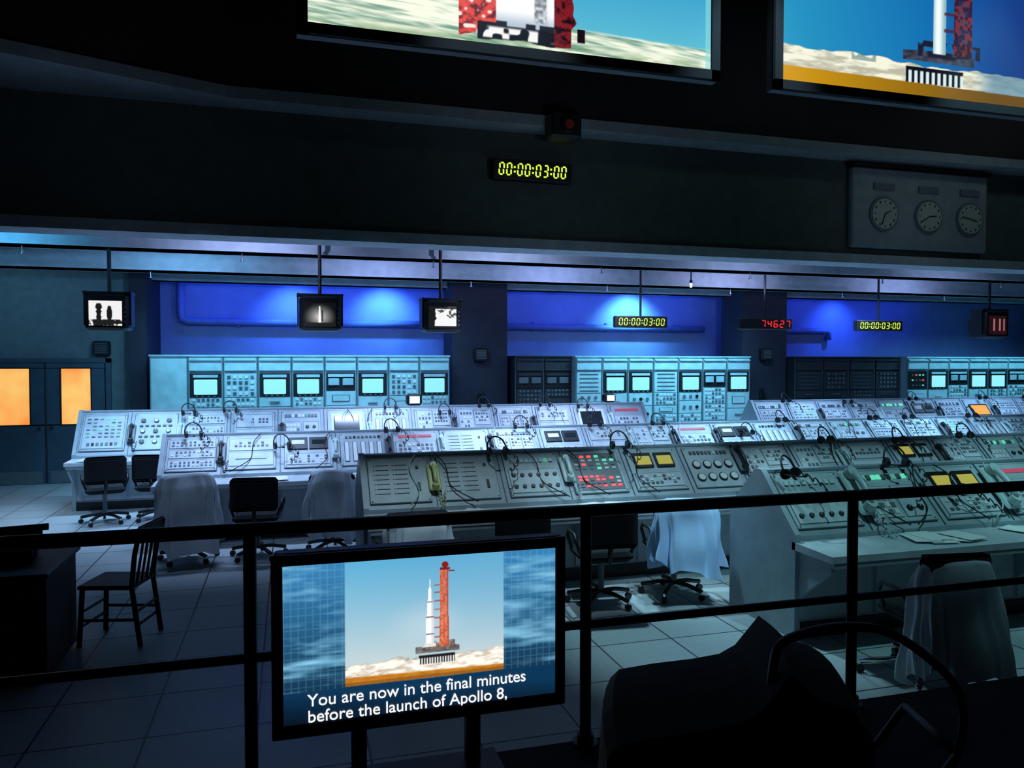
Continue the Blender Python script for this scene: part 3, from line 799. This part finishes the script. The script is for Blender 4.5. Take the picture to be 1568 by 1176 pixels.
# ---------------------------------------------------------------- platform, railing
simple('viewing_platform',((XL+XR)/2,-.10,.345),(XR-XL-.04,5.72,.69),M_plat)
b=MB(); Y=2.72
b.cyl((-6.1,Y,1.59),(21,Y,1.59),.024,M_rail,14); b.cyl((-6.1,Y,1.155),(21,Y,1.155),.017,M_rail,12)
x=-.133-1.21*4
while x<21:
    b.cyl((x,Y,.69),(x,Y,1.575),.022,M_rail,14); b.cyl((x,Y,.69),(x,Y,.705),.05,M_rail,16); b.cyl((x,Y,.705),(x,Y,.735),.032,M_rail,14)
    x+=1.21
b.obj('guard_railing')

# ---------------------------------------------------------------- stroller in the dark foreground
b=MB()
vs=[];fs=[]
prof=[(.70,.94),(.67,1.05),(.665,1.25),(.675,1.37),(.70,1.39),(.80,1.395),(.92,1.395),(1.00,1.40),(1.05,1.42),(1.095,1.465),(1.125,1.495),(1.15,1.475),(1.20,1.43),(1.30,1.39),(1.36,1.30),(1.36,1.1),(1.2,.95),(.9,.92)]
ny=6; n=len(prof)
for j in range(ny):
    t=j/(ny-1); yy=1.42+.36*t; k=1-.05*(abs(2*t-1)**2)
    for (x,z) in prof: vs.append((1.0+(x-1.0)*k+.45*(yy-1.6),yy,1.1+(z-1.1)*k))
for j in range(ny-1):
    for i in range(n):
        q=(i+1)%n; fs.append((j*n+i,j*n+q,(j+1)*n+q,(j+1)*n+i))
fs.append(tuple(range(n-1,-1,-1))); fs.append(tuple((ny-1)*n+i for i in range(n)))
b.add(vs,fs,M_blkfab)
b.tube(smooth_pts([(1.02,1.47,1.38),(1.03,1.47,1.48),(1.05,1.47,1.525),(1.117,1.47,1.543),(1.186,1.47,1.548),(1.26,1.47,1.542),(1.329,1.47,1.525),(1.42,1.47,1.475),(1.537,1.48,1.38),(1.596,1.5,1.28),(1.60,1.52,1.17)]),.0105,M_blk,10)
b.tube(smooth_pts([(1.60,1.52,1.17),(1.45,1.55,1.0),(1.15,1.6,.86)]),.0105,M_blk,8)
b.tube(smooth_pts([(1.68,1.78,1.17),(1.5,1.78,1.0),(1.2,1.75,.86)]),.0105,M_blk,8)
b.tube([(1.60,1.52,1.17),(1.68,1.78,1.17)],.0105,M_blk,8)
for x in(.80,1.25):
    for y in(1.45,1.76):
        b.cyl((x,y-.02,.77),(x,y+.02,.77),.078,M_blk,18); b.cyl((x,y-.025,.77),(x,y+.025,.77),.03,M_gry,12); b.tube([(x,y,.78),(x+.02,y,.97)],.012,M_blk,6)
b.obj('baby_stroller')

# ---------------------------------------------------------------- lights
def light(kind,name,loc,tgt,col,e,**k):
    l=bpy.data.lights.new(name,kind); l.color=col; l.energy=e
    for a,v in k.items(): setattr(l,a,v)
    o=bpy.data.objects.new(name,l); bpy.context.collection.objects.link(o); o.location=loc
    if tgt is not None: o.rotation_euler=(Vector(tgt)-Vector(loc)).to_track_quat('-Z','Y').to_euler()
    return o
BL=(.025,.07,1.)
for x0,x1,e in [(-2.,3.,30),(4.5,9.6,22),(11.2,16,16)]:
    light('AREA','blue_wash',((x0+x1)/2,16.15,3.80),((x0+x1)/2,17.05,2.2),BL,e,shape='RECTANGLE',size=x1-x0,size_y=.1)
for x,c,e in [(.1,(.10,.30,1),120),(2.0,(.12,.40,1),170),(7.8,(.20,.72,1),220),(13.6,(.05,.16,1),90)]:
    light('SPOT','blue_spot',(x,16.2,3.74),(x,17,2.95),c,e,spot_size=R(105),spot_blend=.9,shadow_soft_size=.05)
CY=(.20,.72,1.)
for x0,x1,e in [(-2.3,3.,76),(5.7,9.6,84),(14,19,66)]:
    light('AREA','rack_wash',((x0+x1)/2,13.75,3.62),((x0+x1)/2,14.9,1.1),CY,e,shape='RECTANGLE',size=x1-x0,size_y=.15,spread=R(110))
for x,y,e,c in [(-2,11.6,56,(.36,.64,1)),(1.5,11.9,60,(.42,.60,1)),(5,11.9,54,(.44,.60,1)),(10,11.9,50,(.36,.60,1)),(14,11.9,46,(.32,.60,1))]:
    light('AREA','console_light',(x,y,3.55),(x,y+.5,0),c,e,shape='RECTANGLE',size=1.4,size_y=.2,spread=R(105))
for x,y,e,c in [(-.5,9.5,32,(.42,.62,1)),(3,9.5,48,(.44,.65,1)),(6.5,9.5,46,(.36,.66,1)),(10,9.5,42,(.33,.66,1.))]:
    light('AREA','console_light',(x,y,3.5),(x,y+1.0,0),c,e,shape='RECTANGLE',size=1.4,size_y=.2,spread=R(90))
for x,e in [(-.9,60),(.9,50),(3.5,40)]:
    light('SPOT','chair_fill',(x,7.4,4.8),(x,9.4,1.0),(.44,.66,1),e*1.7,spot_size=R(42),spot_blend=.8,shadow_soft_size=.1)  # added fill spots, no fixture, brighten the draped chairs and row C
for x,y,tx,ty,e,c,a in [(1.6,5.0,1.7,7.3,470,(.56,.84,.98),32),(3.9,5.0,3.9,7.3,620,(.48,.82,.98),34),(6.6,5.0,6.6,7.3,580,(.40,.82,.95),36),(9.3,5.,9.3,7.3,460,(.36,.80,.95),36),
    (5.0,3.2,5.0,5.3,450,(.34,.82,.88),34),(7.0,3.2,7.2,5.3,410,(.34,.82,.88),34)]:
    light('SPOT','console_spot',(x,y,6.9),(tx,ty,.9),c,e*1.15,spot_size=R(a),spot_blend=.6,shadow_soft_size=.12)
light('SPOT','floor_spot',(3.1,7.6,4.75),(3.3,5.7,0),(.45,.85,1.),560,spot_size=R(38),spot_blend=.7,shadow_soft_size=.1)
light('SPOT','floor_spot',(3.3,3.6,6.9),(3.42,6.2,.6),(.50,.80,1.),620,spot_size=R(12),spot_blend=.6,shadow_soft_size=.1)
light('SPOT','chair_fill',(.9,3.4,6.9),(.98,6.2,.75),(.55,.82,1.),300,spot_size=R(10),spot_blend=.6,shadow_soft_size=.1)  # added narrow fill on the draped chair in front of row B
light('SPOT','floor_spot',(-4.2,11.2,3.5),(-3.6,11.3,0),(.40,.74,1),210,spot_size=R(70),spot_blend=.8,shadow_soft_size=.1)
for x,y,c,e in [(-.5,9.7,(.45,.55,1),38),(2.9,9.7,(.5,.6,1),28),(6.8,9.7,(.45,.55,.95),18),(-3.6,9.8,(.10,.55,1),34),(10.8,9.8,(.4,.5,.9),12),(4.5,12.0,(.4,.5,1),28),(8.,12.0,(.5,.55,1),28),(-1.5,12.0,(.2,.55,1),24),(1.5,12.,(.4,.5,1),26),(12,12.0,(.4,.5,1),24)]:
    light('SPOT','beam_spot',(x,y,3.48),(x,y+1.3,3.85),c,e*2.2,spot_size=R(140),spot_blend=.9,shadow_soft_size=.06)
light('POINT','door_wall_light',(-4.6,14.3,3.5),None,(.2,.6,.8),8,shadow_soft_size=.1)
for x,e in [(1.8,5),(5.8,12),(9.6,26),(13,16)]:
    light('SPOT','header_fill',(x,6.5,6.6),(x,9.0,4.1),(.55,.85,.85),e,spot_size=R(105),spot_blend=1.,shadow_soft_size=.2)  # added fill in place of bounce light, lifts header and clock panel
for x,e in [(-1.5,4),(3,10),(8,10)]:
    light('SPOT','ledge_fill',(x,6.6,4.0),(x,8.8,4.95),(.6,.75,.95),e,spot_size=R(110),spot_blend=1.,shadow_soft_size=.1)  # added weak uplights without fixtures, brighten the upper ledge

w=bpy.data.worlds.new('world'); scene.world=w; w.use_nodes=True
w.node_tree.nodes['Background'].inputs[0].default_value=(.02,.03,.05,1); w.node_tree.nodes['Background'].inputs[1].default_value=.1

# ---------------------------------------------------------------- camera
cd=bpy.data.cameras.new('camera'); cam=bpy.data.objects.new('camera',cd); bpy.context.collection.objects.link(cam)
cam.location=(0,0,2.15); cam.rotation_euler=(R(90-1.55),0,R(-16.1)); cd.sensor_width=36; cd.lens=27.1; cd.clip_start=.05
scene.camera=cam
